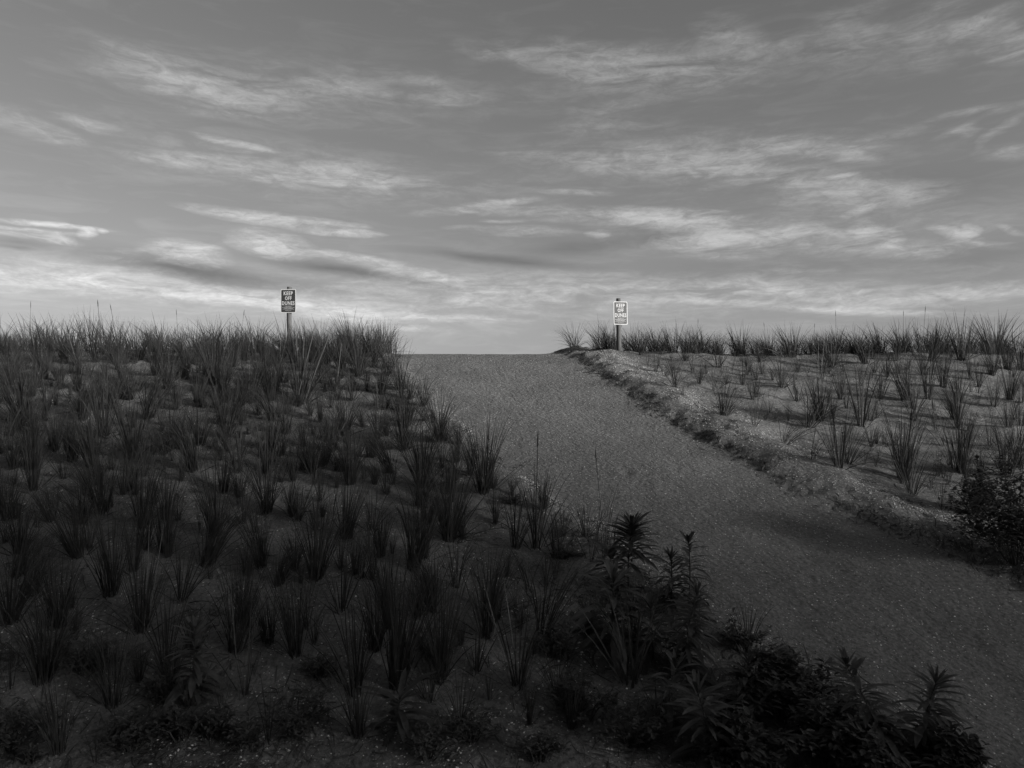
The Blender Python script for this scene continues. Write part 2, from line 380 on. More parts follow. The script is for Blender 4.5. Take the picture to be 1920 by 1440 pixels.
R_ = """1077 650 46 crest|1127 655 52 crest|1144 653 48 crest|1186 656 52 crest|1202 667 46 mid|1227 659 46 crest|1242 660 38 crest|1230 698 38 mid|1215 686 28 thin|1246 707 34 lean|1265 727 52 mid|1269 715 40 thin
1281 742 38 thin|1286 678 60 mid|1299 698 34 mid|1311 721 38 mid|1315 661 44 crest|1298 661 48 crest|1346 690 56 mid|1338 734 48 thin|1355 782 66 mid|1362 780 52 lean|1392 723 50 mid|1411 750 38 mid|1415 800 56 thin
1373 696 24 thin|1359 713 36 thin|1423 680 48 mid|1386 663 50 crest|1445 662 46 crest|1465 728 56 mid|1481 671 56 crest|1516 700 32 thin|1495 754 56 mid|1576 751 56 mid|1533 663 30 crest|1515 663 36 crest|1557 690 62 dense
1573 663 44 crest|1587 664 30 mid|1623 683 62 dense|1655 664 38 crest|1443 775 42 thin|1435 710 30 thin|1516 803 76 mid|1537 790 76 dense|1470 833 66 lean|1522 864 40 lean|1573 879 106 mid|1590 872 70 lean|1615 802 96 mid|1632 790 52 mid
1451 786 20 lean|1580 698 32 thin|1613 725 48 mid|1650 751 56 mid|1541 712 52 thin dry|1663 709 44 mid|1691 663 52 crest|1698 752 70 dense|1739 751 82 mid|1745 679 62 dense|1768 727 62 dense|1767 663 42 crest|1803 678 76 dense
1797 754 62 mid|1793 788 62 dense|1835 727 42 mid|1863 666 62 crest|1860 705 54 dense|1863 763 54 mid|1893 752 62 dense dry|1890 695 48 dense|1915 696 70 dense|1711 768 52 mid|1713 790 62 mid|1707 808 40 thin|1674 838 52 thin
1757 814 52 thin|1768 838 54 thin|1795 804 62 mid|1694 902 112 dense|1710 928 82 lean|1791 884 80 mid|1802 892 92 dense|1890 803 56 mid|1855 838 62 thin|1887 897 92 dense|1910 877 82 dense|1747 917 38 thin|1778 911 40 thin|1764 952 48 thin
1820 850 50 thin|1880 850 50 thin|1915 800 56 mid|1915 757 56 mid|1640 700 40 mid|1685 700 36 thin|1820 712 48 mid|1730 705 44 mid|1680 678 40 mid"""
items = []
for blk in (L_, R_):
    for rec in blk.replace('\n', '|').split('|'):
        t = rec.split()
        if t[3] != 'none': items.append((float(t[0]), float(t[1]), float(t[2]), t[3], t[4] if len(t) > 4 else ''))
rc = random.Random(11)
x = -6
while x < 735:                       # the crest of the left dune, two staggered rows
    items.append((x, 660 + rc.uniform(-3, 3), rc.uniform(46, 64), 'crest', 'seed' if rc.random() < .22 else ('dry' if rc.random() < .2 else '')))
    if x < 720: items.append((x + 13, 679 + rc.uniform(-5, 6), rc.uniform(44, 60), 'dense' if rc.random() < .6 else 'crest', 'dry' if rc.random() < .22 else ''))
    x += rc.uniform(24, 33)
x = 1262
while x < 1930:
    items.append((x, 662 + rc.uniform(-1, 2), rc.uniform(36, 54), 'crest', 'seed' if rc.random() < .4 else ''))
    x += rc.uniform(36, 48)
SPECIAL = {(565, 757): 'tall pale-streaked grass clump on the left slope just below the left warning sign',
           (1077, 650): 'lone wind-bent grass clump topping the sand mound at the right edge of the path',
           (1127, 655): 'grass clump on the crest just left of the right warning sign post',
           (1186, 656): 'grass clump on the crest just right of the right warning sign post',
           (907, 927): 'dark upright grass clump standing alone at the left path edge, halfway up the slope',
           (1007, 1031): 'tallest spiky grass clump beside the path, with one thin stalk rising above it',
           (1132, 1052): 'thin tall grass stems at the path edge beside the bushy goldenrod',
           (1573, 879): 'large open grass clump fanning right on the lower edge of the right dune',
           (1522, 864): 'small bent-over grass tuft beside the large open clump on the right dune',
           (1694, 902): 'tallest dense grass clump on the right dune slope, leaning right over another',
           (1355, 782): 'upright grass clump by the shell bank on right dune, partner of a leaning tuft',
           (1362, 780): 'tuft leaning hard to the right beside the upright clump near the shell bank',
           (1415, 800): 'sparse few-bladed grass tuft standing at the edge of the shell bank',
           (110, 1415): 'open fan of grass in the bottom left corner, its base on bare sand',
           (19, 1298): 'sparse sprawling grass tuft at the left edge of the photo, near the bottom',
           (744, 1290): 'tallest dark grass clump in the foreground, directly above the broad-leaved plant',
           (446, 888): 'narrow grass clump beside a bare sand patch in the middle of left slope'}
seen_labels = set(); count = 0
W_ = {'dense': 'dense', 'mid': 'open', 'thin': 'sparse', 'crest': 'wind-bent', 'lean': 'leaning'}
for (px, py, hp, kind, extra) in sorted(items, key=lambda t: -t[1]):
    X, Y, Z = place(px, py)
    h = hp * Y / F * 1.08
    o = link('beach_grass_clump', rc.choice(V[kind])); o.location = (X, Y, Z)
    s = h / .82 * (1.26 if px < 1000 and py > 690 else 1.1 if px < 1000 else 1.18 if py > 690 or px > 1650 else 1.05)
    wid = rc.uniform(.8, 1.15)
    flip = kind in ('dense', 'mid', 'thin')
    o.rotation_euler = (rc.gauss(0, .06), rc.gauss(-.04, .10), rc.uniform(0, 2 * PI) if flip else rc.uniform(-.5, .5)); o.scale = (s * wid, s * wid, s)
    size = 'tall' if h > .62 else ('small' if h < .36 else 'medium')
    zone = ('left dune ' if px < 1000 or (py > 900 and px < 1300) else 'right dune ') + ('crest' if py < 690 else 'slope')
    if py > 1080: zone = 'dark foreground sand'
    lab = SPECIAL.get((px, py))
    if not lab:
        a, b = px / 19.2, (py - hp * .5) / 14.4
        lab = f'{W_[kind]} {size} grass clump on {zone}, {a:.0f}% across and {b:.0f}% down the photo'
        if lab in seen_labels: lab = f'{W_[kind]} {size} grass clump with its base {a:.0f}% across and {py / 14.4:.0f}% down the photo'
    seen_labels.add(lab)
    tag(o, lab, 'grass clump', 'beach grass clumps planted over the dunes')
    if extra:
        c = link('seed_stalk' if extra == 'seed' else 'dry_stalk', rc.choice(V[extra]), o)
        c.rotation_euler = (0, 0, rc.uniform(-.6, .6))
    count += 1
print('grass clumps', count)
# wind-blown sand heaped round the foot of every clump
gme = bpy.data.objects['sand_ground'].data
cz = GZ.copy()
for o_ in [q for q in COL.objects if q.name.startswith('beach_grass_clump')]:
    ox, oy = o_.location.x, o_.location.y; hh = o_.scale.z
    a0, a1 = np.searchsorted(gx, (ox - .5, ox + .5)); b0, b1 = np.searchsorted(gy, (oy - .5, oy + .5))
    if a1 <= a0 or b1 <= b0: continue
    ii = (np.arange(b0, b1)[:, None] * nx + np.arange(a0, a1)[None, :]).ravel()
    d2 = ((gX[ii] - ox + .04) / (.10 + .14 * hh)) ** 2 + ((gY[ii] - oy) / (.08 + .12 * hh)) ** 2
    cz[ii] += .020 * hh * np.exp(-d2)
gme.vertices.foreach_set('co', np.stack([gX, gY, cz], 1).ravel()); gme.update()

def grass_patch(name, spots, label):
    vs = []; fs = []; base = 0
    data = {}
    for kind in V:
        for me_ in V[kind]:
            co = np.zeros(len(me_.vertices) * 3); me_.vertices.foreach_get('co', co)
            data[me_.name] = (co.reshape(-1, 3), np.array([p.vertices[:] for p in me_.polygons]) if kind not in ('seed',) else None)
    for (X, Y, Z, me_, h, wd, rz) in spots:
        co, f = data[me_.name]; c, sn = math.cos(rz), math.sin(rz)
        p = co * np.array((h * wd, h * wd, h)); p = np.stack([p[:, 0] * c - p[:, 1] * sn + X, p[:, 0] * sn + p[:, 1] * c + Y, p[:, 2] + Z], 1)
        vs.append(p); fs.append(f + base); base += len(p)
    v = np.concatenate(vs); f = np.concatenate(fs); me_ = bpy.data.meshes.new(name)
    me_.vertices.add(len(v)); me_.vertices.foreach_set('co', v.ravel()); me_.loops.add(f.size); me_.loops.foreach_set('vertex_index', f.ravel().astype(np.int32))
    me_.polygons.add(len(f)); me_.polygons.foreach_set('loop_start', (np.arange(len(f)) * 4).astype(np.int32)); me_.update(); me_.validate(); me_.materials.append(M_GRASS)
    return tag(link(name, me_), label, kind='stuff')
spots = []; taken = [(o_.location.x, o_.location.y) for o_ in COL.objects if o_.name.startswith('beach_grass_clump')]
while len(spots) < 540:             # young shoots between the clumps of the left dune
    Y = rc.uniform(4.2, 13.4); X = rc.uniform(-.8 * Y, float(np.interp(Y, *LE)) - .4)
    if rc.random() > Y / 13: continue
    spots.append((X, Y, gz(X, Y), rc.choice(V[rc.choice(('dense', 'dense', 'mid', 'mid', 'thin'))]), rc.uniform(.24, .58), rc.uniform(.8, 1.2), rc.uniform(0, 6)))
for k in range(170):                 # and a few on the right dune
    Y = rc.uniform(7.5, 13.2); X = rc.uniform(float(np.interp(Y, *RE)) + 1.2, .8 * Y)
    spots.append((X, Y, gz(X, Y), rc.choice(V['thin'] if rc.random() < .6 else V['mid']), rc.uniform(.16, .42), 1, rc.uniform(0, 6)))
x = 1.75
while x < 13:                       # the fringe along the crest on both sides, on its seaward lip
    Y = rc.uniform(13.5, 14.6); spots.append((x, Y, gz(x, Y), rc.choice(V['crest']), rc.uniform(.42, .6), 1, rc.uniform(-.4, .4))); x += rc.uniform(.10, .19)
x = -13.
while x < -3.0:
    Y = rc.uniform(13.6, 14.8); spots.append((x, Y, gz(x, Y), rc.choice(V['crest']), rc.uniform(.42, .62), 1, rc.uniform(-.4, .4))); x += rc.uniform(.2, .4)
grass_patch('young_beach_grass', spots, 'young shoots and far fringe of beach grass between the clumps')

# ---------------------------------------------------------------- leafy plants
def goldenrod(px, py, hpx, lean, label, leaves=46, length=.15, spread=1.0, top=True, seed=1, tufted=False):
    rg = random.Random(seed); X, Y, Z = place(px, py); h = hpx * Y / F
    root = bpy.data.objects.new('goldenrod_plant', None); COL.objects.link(root); root.location = (X, Y, Z); root.empty_display_size = .1
    tag(root, label, 'plant', 'broad-leaved goldenrod plants beside the path')
    st = MB(); lf = MB(); n = 7
    bx, by, fr = rg.uniform(-.05, .05), rg.uniform(-.05, .05), rg.uniform(1.5, 3)
    pts = [np.array((lean * h * (k / n) ** 1.5 + bx * math.sin(k / n * fr), by * math.sin(k / n * fr), -.04 + (h + .04) * k / n)) for k in range(n + 1)]
    st.tube(pts, [.008 * (1 - .7 * k / n) for k in range(n + 1)], 5)
    for i in range(leaves):
        t = .12 + .88 * (i / leaves) ** .85
        if tufted: t = .45 + .55 * (i / leaves) ** .5
        f = t * n; k = min(int(f), n - 1); p = pts[k] + (pts[k + 1] - pts[k]) * (f - k)
        if rg.random() < .14: continue
        ph = i * 2.399 + rg.uniform(-.7, .7)
        rise = .15 + .75 * t ** 3 + rg.uniform(-.1, .15)
        d = (math.cos(ph) + lean * .3, math.sin(ph), rise)
        ln = length * 1.85 * spread * (1.1 - .5 * t) * rg.uniform(.55, 1.2)
        lf.leaf(p, d, ln, ln * .125, rg.uniform(.7, 1.3) * (1.1 - .5 * t), rg)
    if top:
        for i in range(12):
            ph = rg.uniform(0, 2 * PI); lf.leaf(pts[-1], (math.cos(ph) * .6 + lean * .4, math.sin(ph) * .6, 1), length * .8, length * .085, .35, rg)
    st.build('stem', M_STEM, root); lf.build('leaves', M_LEAF, root, True)
    return root
goldenrod(1180, 1120, 128, .08, 'bushy goldenrod with a leafy tuft on top, tallest plant beside the path', 120, .2, 1, True, 3, True)
goldenrod(1168, 1112, 78, -.3, 'drooping goldenrod stem under the bushy tufted one, leaves hanging left', 60, .2, 1, False, 4)
goldenrod(1258, 1140, 88, .0, 'left stem of the slender goldenrod pair against the path, arching leaves', 66, .15, 1, True, 5)
goldenrod(1290, 1145, 122, -.02, 'right and taller stem of the slender goldenrod pair against the path', 88, .145, 1, True, 6)
goldenrod(1150, 1215, 122, .02, 'dark goldenrod with long hanging leaves, in front of the bushy tufted one', 84, .24, 1, True, 7)
goldenrod(1285, 1268, 146, .22, 'goldenrod leaning right over the path with feathery leaf tip', 130, .14, 1, True, 8)
goldenrod(1225, 1235, 92, -.05, 'low dark goldenrod between the hanging-leaved one and the right-leaning one', 60, .18, 1, True, 9)
goldenrod(1665, 1440, 190, -.42, 'goldenrod leaning left beside the path near the bottom right corner', 135, .14, 1, True, 10)
goldenrod(1722, 1436, 150, .22, 'goldenrod leaning right with spread leaves, rightmost plant at the bottom of the path', 120, .145, 1, True, 11)
goldenrod(744, 1372, 62, .1, 'low broad-leaved plant with spreading leaves on open sand, bottom centre left', 30, .2, 1.1, False, 12)
goldenrod(368, 1300, 112, .0, 'dark leafy goldenrod among grass in the lower left foreground', 60, .17, 1, True, 13)
goldenrod(1265, 1360, 104, .1, 'dark goldenrod under the right-leaning one, deep in foreground shade', 50, .16, 1, True, 14)
goldenrod(1310, 1420, 120, -.1, 'lowest goldenrod in the shaded thicket left of the two bottom right ones', 56, .17, 1, True, 15)
goldenrod(1395, 1345, 100, .12, 'goldenrod in the shaded thicket, between the right-leaning one and the round bush', 52, .16, 1, True, 16)

def bush(name, px, py, wpx, hpx, label, cat, n, lsize, m, group, seed, stems=14):
    rg = random.Random(seed); X, Y, Z = place(px, py); rw = wpx * Y / F / 2; h = hpx * Y / F
    root = bpy.data.objects.new(name, None); COL.objects.link(root); root.location = (X, Y, Z); root.empty_display_size = .1
    tag(root, label, cat, group)
    st = MB(); lf = MB(); tips = []
    slope = ((gz(X + rw, Y) - gz(X - rw, Y)) / (2 * rw), (gz(X, Y + rw) - gz(X, Y - rw)) / (2 * rw))
    for i in range(stems):
        ph = rg.uniform(0, 2 * PI); q = math.sqrt(rg.random())
        e = np.array((math.cos(ph) * rw * q, math.sin(ph) * rw * q * .8, h * rg.uniform(.4, 1.25) * (1 - .5 * q * q)))
        mid = e * np.array((.45, .45, .6)) + np.array((rg.uniform(-.1, .1) * rw, rg.uniform(-.1, .1) * rw, 0))
        st.tube([(e[0] * .12, e[1] * .12, -.04), mid, e], [.005, .004, .0015], 4); tips.append((mid, e))
    for i in range(n):
        mid, e = rg.choice(tips); t = rg.uniform(-.75, 1) if rg.random() < .45 else rg.random() ** .6
        p = mid * (1 - t) + e * t + np.array([rg.gauss(0, .09 * rw) for _ in range(3)])
        fl = slope[0] * p[0] + slope[1] * p[1] + .012
        if p[2] < fl: p[2] = fl + rg.random() * .03
        ph = rg.uniform(0, 2 * PI); ln = lsize * rg.uniform(.6, 1.3)
        lf.leaf(p, (math.cos(ph), math.sin(ph), rg.uniform(-.1, 1)), ln, ln * .36, rg.uniform(.1, .7), rg, segs=3)
    st.build('stem', M_STEM, root); lf.build('leaves', m, root)
    return root
GW = 'low leafy weeds in the shaded foreground'
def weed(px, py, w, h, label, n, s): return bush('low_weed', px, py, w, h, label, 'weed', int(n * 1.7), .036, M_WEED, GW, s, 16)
weed(22, 1405, 130, 75, 'dark low weed patch in the bottom left corner of the photo', 420, 21)
weed(160, 1262, 150, 70, 'leafy weed clump between two tall grass clumps, lower left of the photo', 480, 22)
weed(245, 1405, 130, 62, 'round low weed right of the open grass fan, bottom left', 420, 23)
weed(292, 1318, 70, 46, 'small weed beside the dark leafy goldenrod, on its left side', 220, 24)
weed(340, 1390, 120, 60, 'weed below the dark leafy goldenrod in the lower left foreground', 360, 25)
weed(560, 1372, 150, 70, 'broad weed left of the low broad-leaved plant, bottom of the photo', 460, 26)
weed(462, 1400, 80, 46, 'small weed at the bottom edge, a quarter of the way across', 200, 27)
weed(1042, 1236, 116, 52, 'rounded weed right under an open grass clump, near the centre of foreground', 420, 28)
weed(1092, 1352, 140, 80, 'dense dark weed mound left of the goldenrod thicket, bottom centre', 560, 29)
weed(880, 1390, 120, 70, 'loose weed patch at bottom centre, on shelly sand', 260, 30)
weed(800, 1425, 130, 60, 'weed at the bottom edge right of the low broad-leaved plant', 260, 31)
weed(1060, 1048, 80, 26, 'tiny flat weed on the sand between tall grass and thin stems', 120, 32)
weed(962, 945, 60, 26, 'tiny dark weed beside the shell patch at the left path edge', 110, 33)
weed(1395, 1222, 110, 60, 'feathery weed at the path edge right of the leaning goldenrod', 300, 34)
weed(1190, 1400, 150, 76, 'weed mound at bottom centre, between dark mound and lowest goldenrod', 420, 35)
weed(55, 1436, 60, 34, 'small pair of weed sprigs on the bottom edge, far left', 60, 36)
weed(820, 1235, 100, 60, 'weed tangled among grass stems left of the photo centre, lower third', 300, 37)
weed(1010, 1428, 120, 50, 'flat weed on the bottom edge, just right of centre', 240, 38)
weed(600, 1270, 90, 44, 'weed between two tall grass clumps above the broad weed', 180, 39)
weed(400, 1385, 90, 60, 'weed right of the leafy goldenrod, lower left foreground', 240, 40)
GS = 'dark dense shrubs at the photo corners'
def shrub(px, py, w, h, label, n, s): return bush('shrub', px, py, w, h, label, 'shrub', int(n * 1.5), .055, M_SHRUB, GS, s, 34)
shrub(1905, 1050, 230, 190, 'black dense shrub at the right edge of the photo, on the right dune', 2600, 51)
shrub(1830, 962, 90, 75, 'smaller dark shrub beside the black one at right edge, among grass', 700, 52)
shrub(1470, 1350, 190, 125, 'round dark shrub at the path edge, right of the goldenrod thicket', 2200, 53)
shrub(1560, 1432, 190, 110, 'dark shrub below the round one, left of the bottom right goldenrods', 1900, 54)
shrub(1400, 1440, 180, 90, 'low dark shrub on the bottom edge, right of the lowest goldenrod', 1500, 55)
shrub(1770, 1465, 150, 90, 'dark shrub in the bottom right, at the foot of the rightmost goldenrod', 1200, 56)
shrub(1660, 1475, 160, 90, 'dark shrub on the bottom edge under the left-leaning goldenrod', 1200, 57)

# ---------------------------------------------------------------- warning signs
def text_mesh(body, size, xs, off, m, name):
    c = bpy.data.curves.new(name, 'FONT'); c.body = body; c.size = size; c.align_x = 'CENTER'; c.align_y = 'CENTER'
    c.extrude = .0006; c.offset = off; c.space_character = 1.12; c.resolution_u = 2
    t = bpy.data.objects.new(name, c); COL.objects.link(t); bpy.context.view_layer.update()
    mm = bpy.data.meshes.new_from_object(t.evaluated_get(bpy.context.evaluated_depsgraph_get()))
    bpy.data.objects.remove(t)
    vs = [(v.co.x * xs, -v.co.z, v.co.y) for v in mm.vertices]; fs = [tuple(p.vertices) for p in mm.polygons]
    return vs, fs
def rounded(w, h, r, y0, y1, n=5):
    pts = []
    for cx, cz, a0 in ((w / 2 - r, h / 2 - r, 0), (-w / 2 + r, h / 2 - r, 90), (-w / 2 + r, -h / 2 + r, 180), (w / 2 - r, -h / 2 + r, 270)):
        for k in range(n + 1):
            a = R(a0 + 90 * k / n); pts.append((cx + r * math.cos(a), cz + r * math.sin(a)))
    k = len(pts); vs = [(x, y0, z) for x, z in pts] + [(x, y1, z) for x, z in pts]
    fs = [tuple(range(k)), tuple(range(2 * k - 1, k - 1, -1))] + [(i, i + k, (i + 1) % k + k, (i + 1) % k) for i in range(k)]
    return vs, fs
def sign(px, py_top, py_base, panel, rz, face, label, tilt, seed, rad):
    """panel = (left, top, right, bottom) in photo pixels"""
    rg = random.Random(seed)
    X, Y, Z = place(px, py_base)
    top = EYE + (720 - py_top) / F * Y
    root = bpy.data.objects.new('warning_sign', None); COL.objects.link(root); root.location = (X, Y, Z); root.rotation_euler = (0, tilt, rz); root.empty_display_size = .2
    tag(root, label, 'sign', 'keep off dunes signs flanking the path')
    H = top - Z; mb = MB()
    zs = [-.35] + [H * k / 9 for k in range(10)]
    pts = [(.004 * math.sin(z * 5 + seed), 0, z) for z in zs] + [(.004 * math.sin(H * 5 + seed), 0, H + .004)]
    pts[-3] = (pts[-1][0], 0, pts[-3][2])
    mb.tube(pts, [rad * (1 + .03 * math.sin(z * 9 + seed)) for z in zs] + [rad * .97], 14)
    mb.build('post', M_WOOD, root)
    w = (panel[2] - panel[0]) / F * Y / math.cos(rz); h = (panel[3] - panel[1]) / F * Y
    zc = EYE + (720 - (panel[1] + panel[3]) / 2) / F * Y - Z; xc = ((panel[0] + panel[2]) / 2 - px) / F * Y
    y0 = -rad - .004
    b = MB(); b.add(*rounded(w, h, .022, y0 - .004, y0)); pn = b.build('panel', M_WHITE, root); pn.location = (xc, 0, zc)
    b = MB(); b.add(*rounded(w * .91, h * .945, .016, y0 - .0052, y0 - .0043)); b.build('sign_face', face, pn)
    b = MB()
    for word, z, sz in (('KEEP', .325, .112), ('OFF', .118, .112), ('DUNES', -.09, .112)):
        vs, fs = text_mesh(word, sz, 1, .0022, M_WHITE, word)
        xs = [v[0] for v in vs]; wd = max(xs) - min(xs); mid = (max(xs) + min(xs)) / 2
        want = {'KEEP': .60, 'OFF': .43, 'DUNES': .82}[word] * w; zz = [v[2] for v in vs]; hz = max(zz) - min(zz); mz = (max(zz) + min(zz)) / 2
        k = want / wd; kz = .158 * h / hz
        b.add([((x - mid) * k, y + y0 - .0068, (z_ - mz) * kz + z * h) for x, y, z_ in vs], fs)
    b.build('lettering', M_WHITE, pn)
    b = MB()                          # the small print: words too fine to read
    for z, half, th in ((-.205, .37, .006), (-.245, .22, .013), (-.285, .40, .013), (-.325, .30, .013), (-.37, .38, .008), (-.405, .20, .008)):
        x = -half * w
        while x < half * w:
            ww = rg.uniform(.012, .04) if th > .007 else half * w * 2
            x1 = min(x + ww, half * w)
            b.add([(x, y0 - .0062, z * h - th * h / 2), (x1, y0 - .0062, z * h - th * h / 2), (x1, y0 - .0062, z * h + th * h / 2), (x, y0 - .0062, z * h + th * h / 2)], [(0, 1, 2, 3)])
            x = x1 + .006
    b.build('small_print', M_WHITE, pn)
    for zz in (.468, -.468):
        b = MB(); b.tube([(-xc, y0 - .003, zz * h), (-xc, y0 - .008, zz * h)], [.006, .005], 8); b.build('bolt', M_METAL, pn)
    return root
sign(542.5, 538.5, 655, (528, 543, 557, 587), R(-3), M_RED, 'keep off dunes sign with dark face on a round post, left of the path', R(0), 1, .047)
sign(1160.5, 560, 652, (1149, 566, 1176, 609), R(16), M_BLUE, 'keep off dunes sign with faded paler face and bright rim, right of the path', R(-.8), 2, .044)

# ---------------------------------------------------------------- shells, pebbles and litter
def scatter(name, n, dens, size, m, label, seed, flat=.45):
    r = np.random.default_rng(seed); got = []
    tot = 0
    while tot < n:
        y = 2.7 + 11.4 * r.random(20000) ** 1.35; x = (r.random(20000) * 2 - 1) * (.78 * y + .3)
        k = r.random(20000) < dens(x, y) * np.clip(y / 8, .5, 1); got.append(np.stack([x[k], y[k]], 1)); tot += k.sum()
    q = np.concatenate(got)[:n]; z = ground(q[:, 0], q[:, 1]) + EYE
    s = (size[0] + (size[1] - size[0]) * r.random(n) ** 3) * (1 - .42 * masks(q[:, 0], q[:, 1])[1])
    oct_ = np.array([(1, 0, 0), (0, 1, 0), (-1, 0, 0), (0, -1, 0), (0, 0, 1), (0, 0, -1)], float)
    v = oct_[None] * (.6 + .7 * r.random((n, 6, 1))) * s[:, None, None] * np.array((1, .8, flat))
    a = r.random(n) * 2 * PI; c, sn = np.cos(a)[:, None], np.sin(a)[:, None]
    t = (r.random(n)[:, None] - .5) * 1.1
    v = np.stack([v[..., 0] * c - v[..., 1] * sn, v[..., 0] * sn + v[..., 1] * c, v[..., 2] + v[..., 0] * t], -1)
    v += np.stack([q[:, 0], q[:, 1], z + s * flat * .35], 1)[:, None]
    tri = np.array([(0, 1, 4), (1, 2, 4), (2, 3, 4), (3, 0, 4), (1, 0, 5), (2, 1, 5), (3, 2, 5), (0, 3, 5)])
    f = (np.arange(n)[:, None, None] * 6 + tri[None]).reshape(-1, 3)
    me = bpy.data.meshes.new(name); me.vertices.add(n * 6); me.vertices.foreach_set('co', v.ravel())
    me.loops.add(f.size); me.loops.foreach_set('vertex_index', f.ravel().astype(np.int32))
    me.polygons.add(len(f)); me.polygons.foreach_set('loop_start', (np.arange(len(f)) * 3).astype(np.int32))
    me.update(); me.validate(); me.materials.append(m)
    return tag(link(name, me), label, kind='stuff')
scatter('shell_fragments', 34000, lambda x, y: .035 + .965 * masks(x, y)[0], (.003, .015), M_SHELL, 'pale broken shells scattered over the sand', 5)
scatter('pebbles', 9000, lambda x, y: .12 + .88 * masks(x, y)[0], (.003, .012), M_PEB, 'dark pebbles scattered over the sand', 6)
def scarp(x, y):
    dl, dr = path_d(x, y)
    return np.exp(-((-dr - .08) / .11) ** 2) * sstep(-.6, .4, fbm(x * 1.5, y * 1.5, 151)) + .25 * np.exp(-((-dr - .8) / .3) ** 2) * sstep(.2, .6, fbm(x * 2, y * 2, 161)) + .22 * np.exp(-((-dl - .05) / .15) ** 2) * sstep(-.1, .6, fbm(x * 2.2, y * 2.2, 163))
def litter(name, n, dens, m, label, seed, ln=(.03, .16), w=.004):
    r = np.random.default_rng(seed); got = []; tot = 0
    while tot < n:
        y = 2.7 + 11.4 * r.random(20000) ** 1.3; x = (r.random(20000) * 2 - 1) * (.78 * y + .3)
        k = r.random(20000) < dens(x, y); got.append(np.stack([x[k], y[k]], 1)); tot += k.sum()
    q = np.concatenate(got)[:n]; a = r.random(n) * 2 * PI; l = ln[0] + (ln[1] - ln[0]) * r.random(n) ** 2; cv = r.normal(0, .5, n)
    P = []; x, y = q[:, 0].copy(), q[:, 1].copy()
    arch = .25 * r.random(n) ** 2
    for k in range(4):
        lift = .006 + l * arch * (k / 3) * (1.2 - k / 3)
        P.append(np.stack([x, y, ground(x, y) + EYE + lift], 1))
        x = x + np.cos(a + cv * k) * l / 3; y = y + np.sin(a + cv * k) * l / 3
    P = np.stack(P, 1); sd = np.stack([-np.sin(a), np.cos(a), r.normal(0, .4, n)], 1)[:, None] * (w * (.5 + r.random(n)))[:, None, None]
    tp = np.array((1, 1, .8, .2))[None, :, None]
    v = np.stack([P - sd * tp, P + sd * tp], 2).reshape(n * 8, 3)
    qd = np.array([(0, 1, 3, 2), (2, 3, 5, 4), (4, 5, 7, 6)]); f = (np.arange(n)[:, None, None] * 8 + qd[None]).reshape(-1, 4)
    me = bpy.data.meshes.new(name); me.vertices.add(len(v)); me.vertices.foreach_set('co', v.ravel())
    me.loops.add(f.size); me.loops.foreach_set('vertex_index', f.ravel().astype(np.int32))
    me.polygons.add(len(f)); me.polygons.foreach_set('loop_start', (np.arange(len(f)) * 4).astype(np.int32))
    me.update(); me.validate(); me.materials.append(m)
    return tag(link(name, me), label, kind='stuff')
litter('bank_debris', 1900, scarp, M_LITTER, 'dark plant debris along the eroded path bank', 8, (.02, .12), .005)
litter('plant_litter', 15000, lambda x, y: (1 - masks(x, y)[1]) * (.25 + .75 * sstep(-.3, .5, fbm(x * 1.2, y * 1.2, 171))) * np.where(x < np.interp(y, *LE), 1, .35), M_LITTER, 'dead grass and plant litter on the dune sand', 9, (.05, .28), .0035)

litter('dry_straw', 1500, lambda x, y: (1 - masks(x, y)[1]) * .6, M_DRY, 'pale dry straw lying on the dune sand', 12, (.06, .3), .0032)

# ---------------------------------------------------------------- unseen row of cedars added behind the camera to shade the foreground
def shade_cedar_meshes(seed):
    rg = random.Random(seed); tr = MB(); lf = MB()
    tr.tube([(0, 0, -.2), (.03, .02, 1.2), (-.02, .03, 3), (.02, 0, 4.6), (0, 0, 5.5)], [.16, .13, .09, .05, .01], 9)
    for i in range(46):
        z = .7 + 4.5 * (i / 46); ph = i * 2.4; r = 1.75 * (1 - (z / 5.9) ** 1.6) * rg.uniform(.75, 1.1) + .15
        e = np.array((math.cos(ph) * r, math.sin(ph) * r, z + .3))
        tr.tube([(0, 0, z), e * (.5, .5, 1) + (0, 0, -.05), e], [.03, .02, .006], 5)
        for k in range(70):
            t = rg.random() ** .6; p = np.array((e[0] * t, e[1] * t, z + .3 * t)) + np.array([rg.gauss(0, .16) for _ in range(3)])
            lf.leaf(p, (math.cos(ph) + rg.gauss(0, .6), math.sin(ph) + rg.gauss(0, .6), rg.uniform(.1, 1)), rg.uniform(.12, .26), .05, .3, rg, segs=2)
    return tr.mesh('trunk', M_BARK), lf.mesh('crown', M_SHADE_CEDAR)
ced = [shade_cedar_meshes(3), shade_cedar_meshes(4), shade_cedar_meshes(5)]
for i, X in enumerate(np.arange(-26, 41, 2.3)):
    X = float(X) + rc.uniform(-.4, .4); Y = -6 + rc.uniform(-.5, .5)
    root = bpy.data.objects.new('added_shade_cedar', None); COL.objects.link(root); root.location = (X, Y, gz(X, Y)); root.rotation_euler = (0, 0, rc.uniform(0, 6))
    s = float(np.interp(X, [-26, 8, 12, 20, 27.5, 31, 41], [1.9, 1.8, 1.33, 1.24, 1.21, .92, .82])) * rc.uniform(.93, 1.07); root.scale = (s, s, s)  # heights along the added row shape where its shade ends
    tag(root, f'unseen cedar added behind camera for shade, number {i + 1} from the left in its row', 'tree', 'unseen cedars added behind the camera to shade the foreground')
    a, b = ced[i % 3]; link('trunk', a, root); link('crown', b, root)

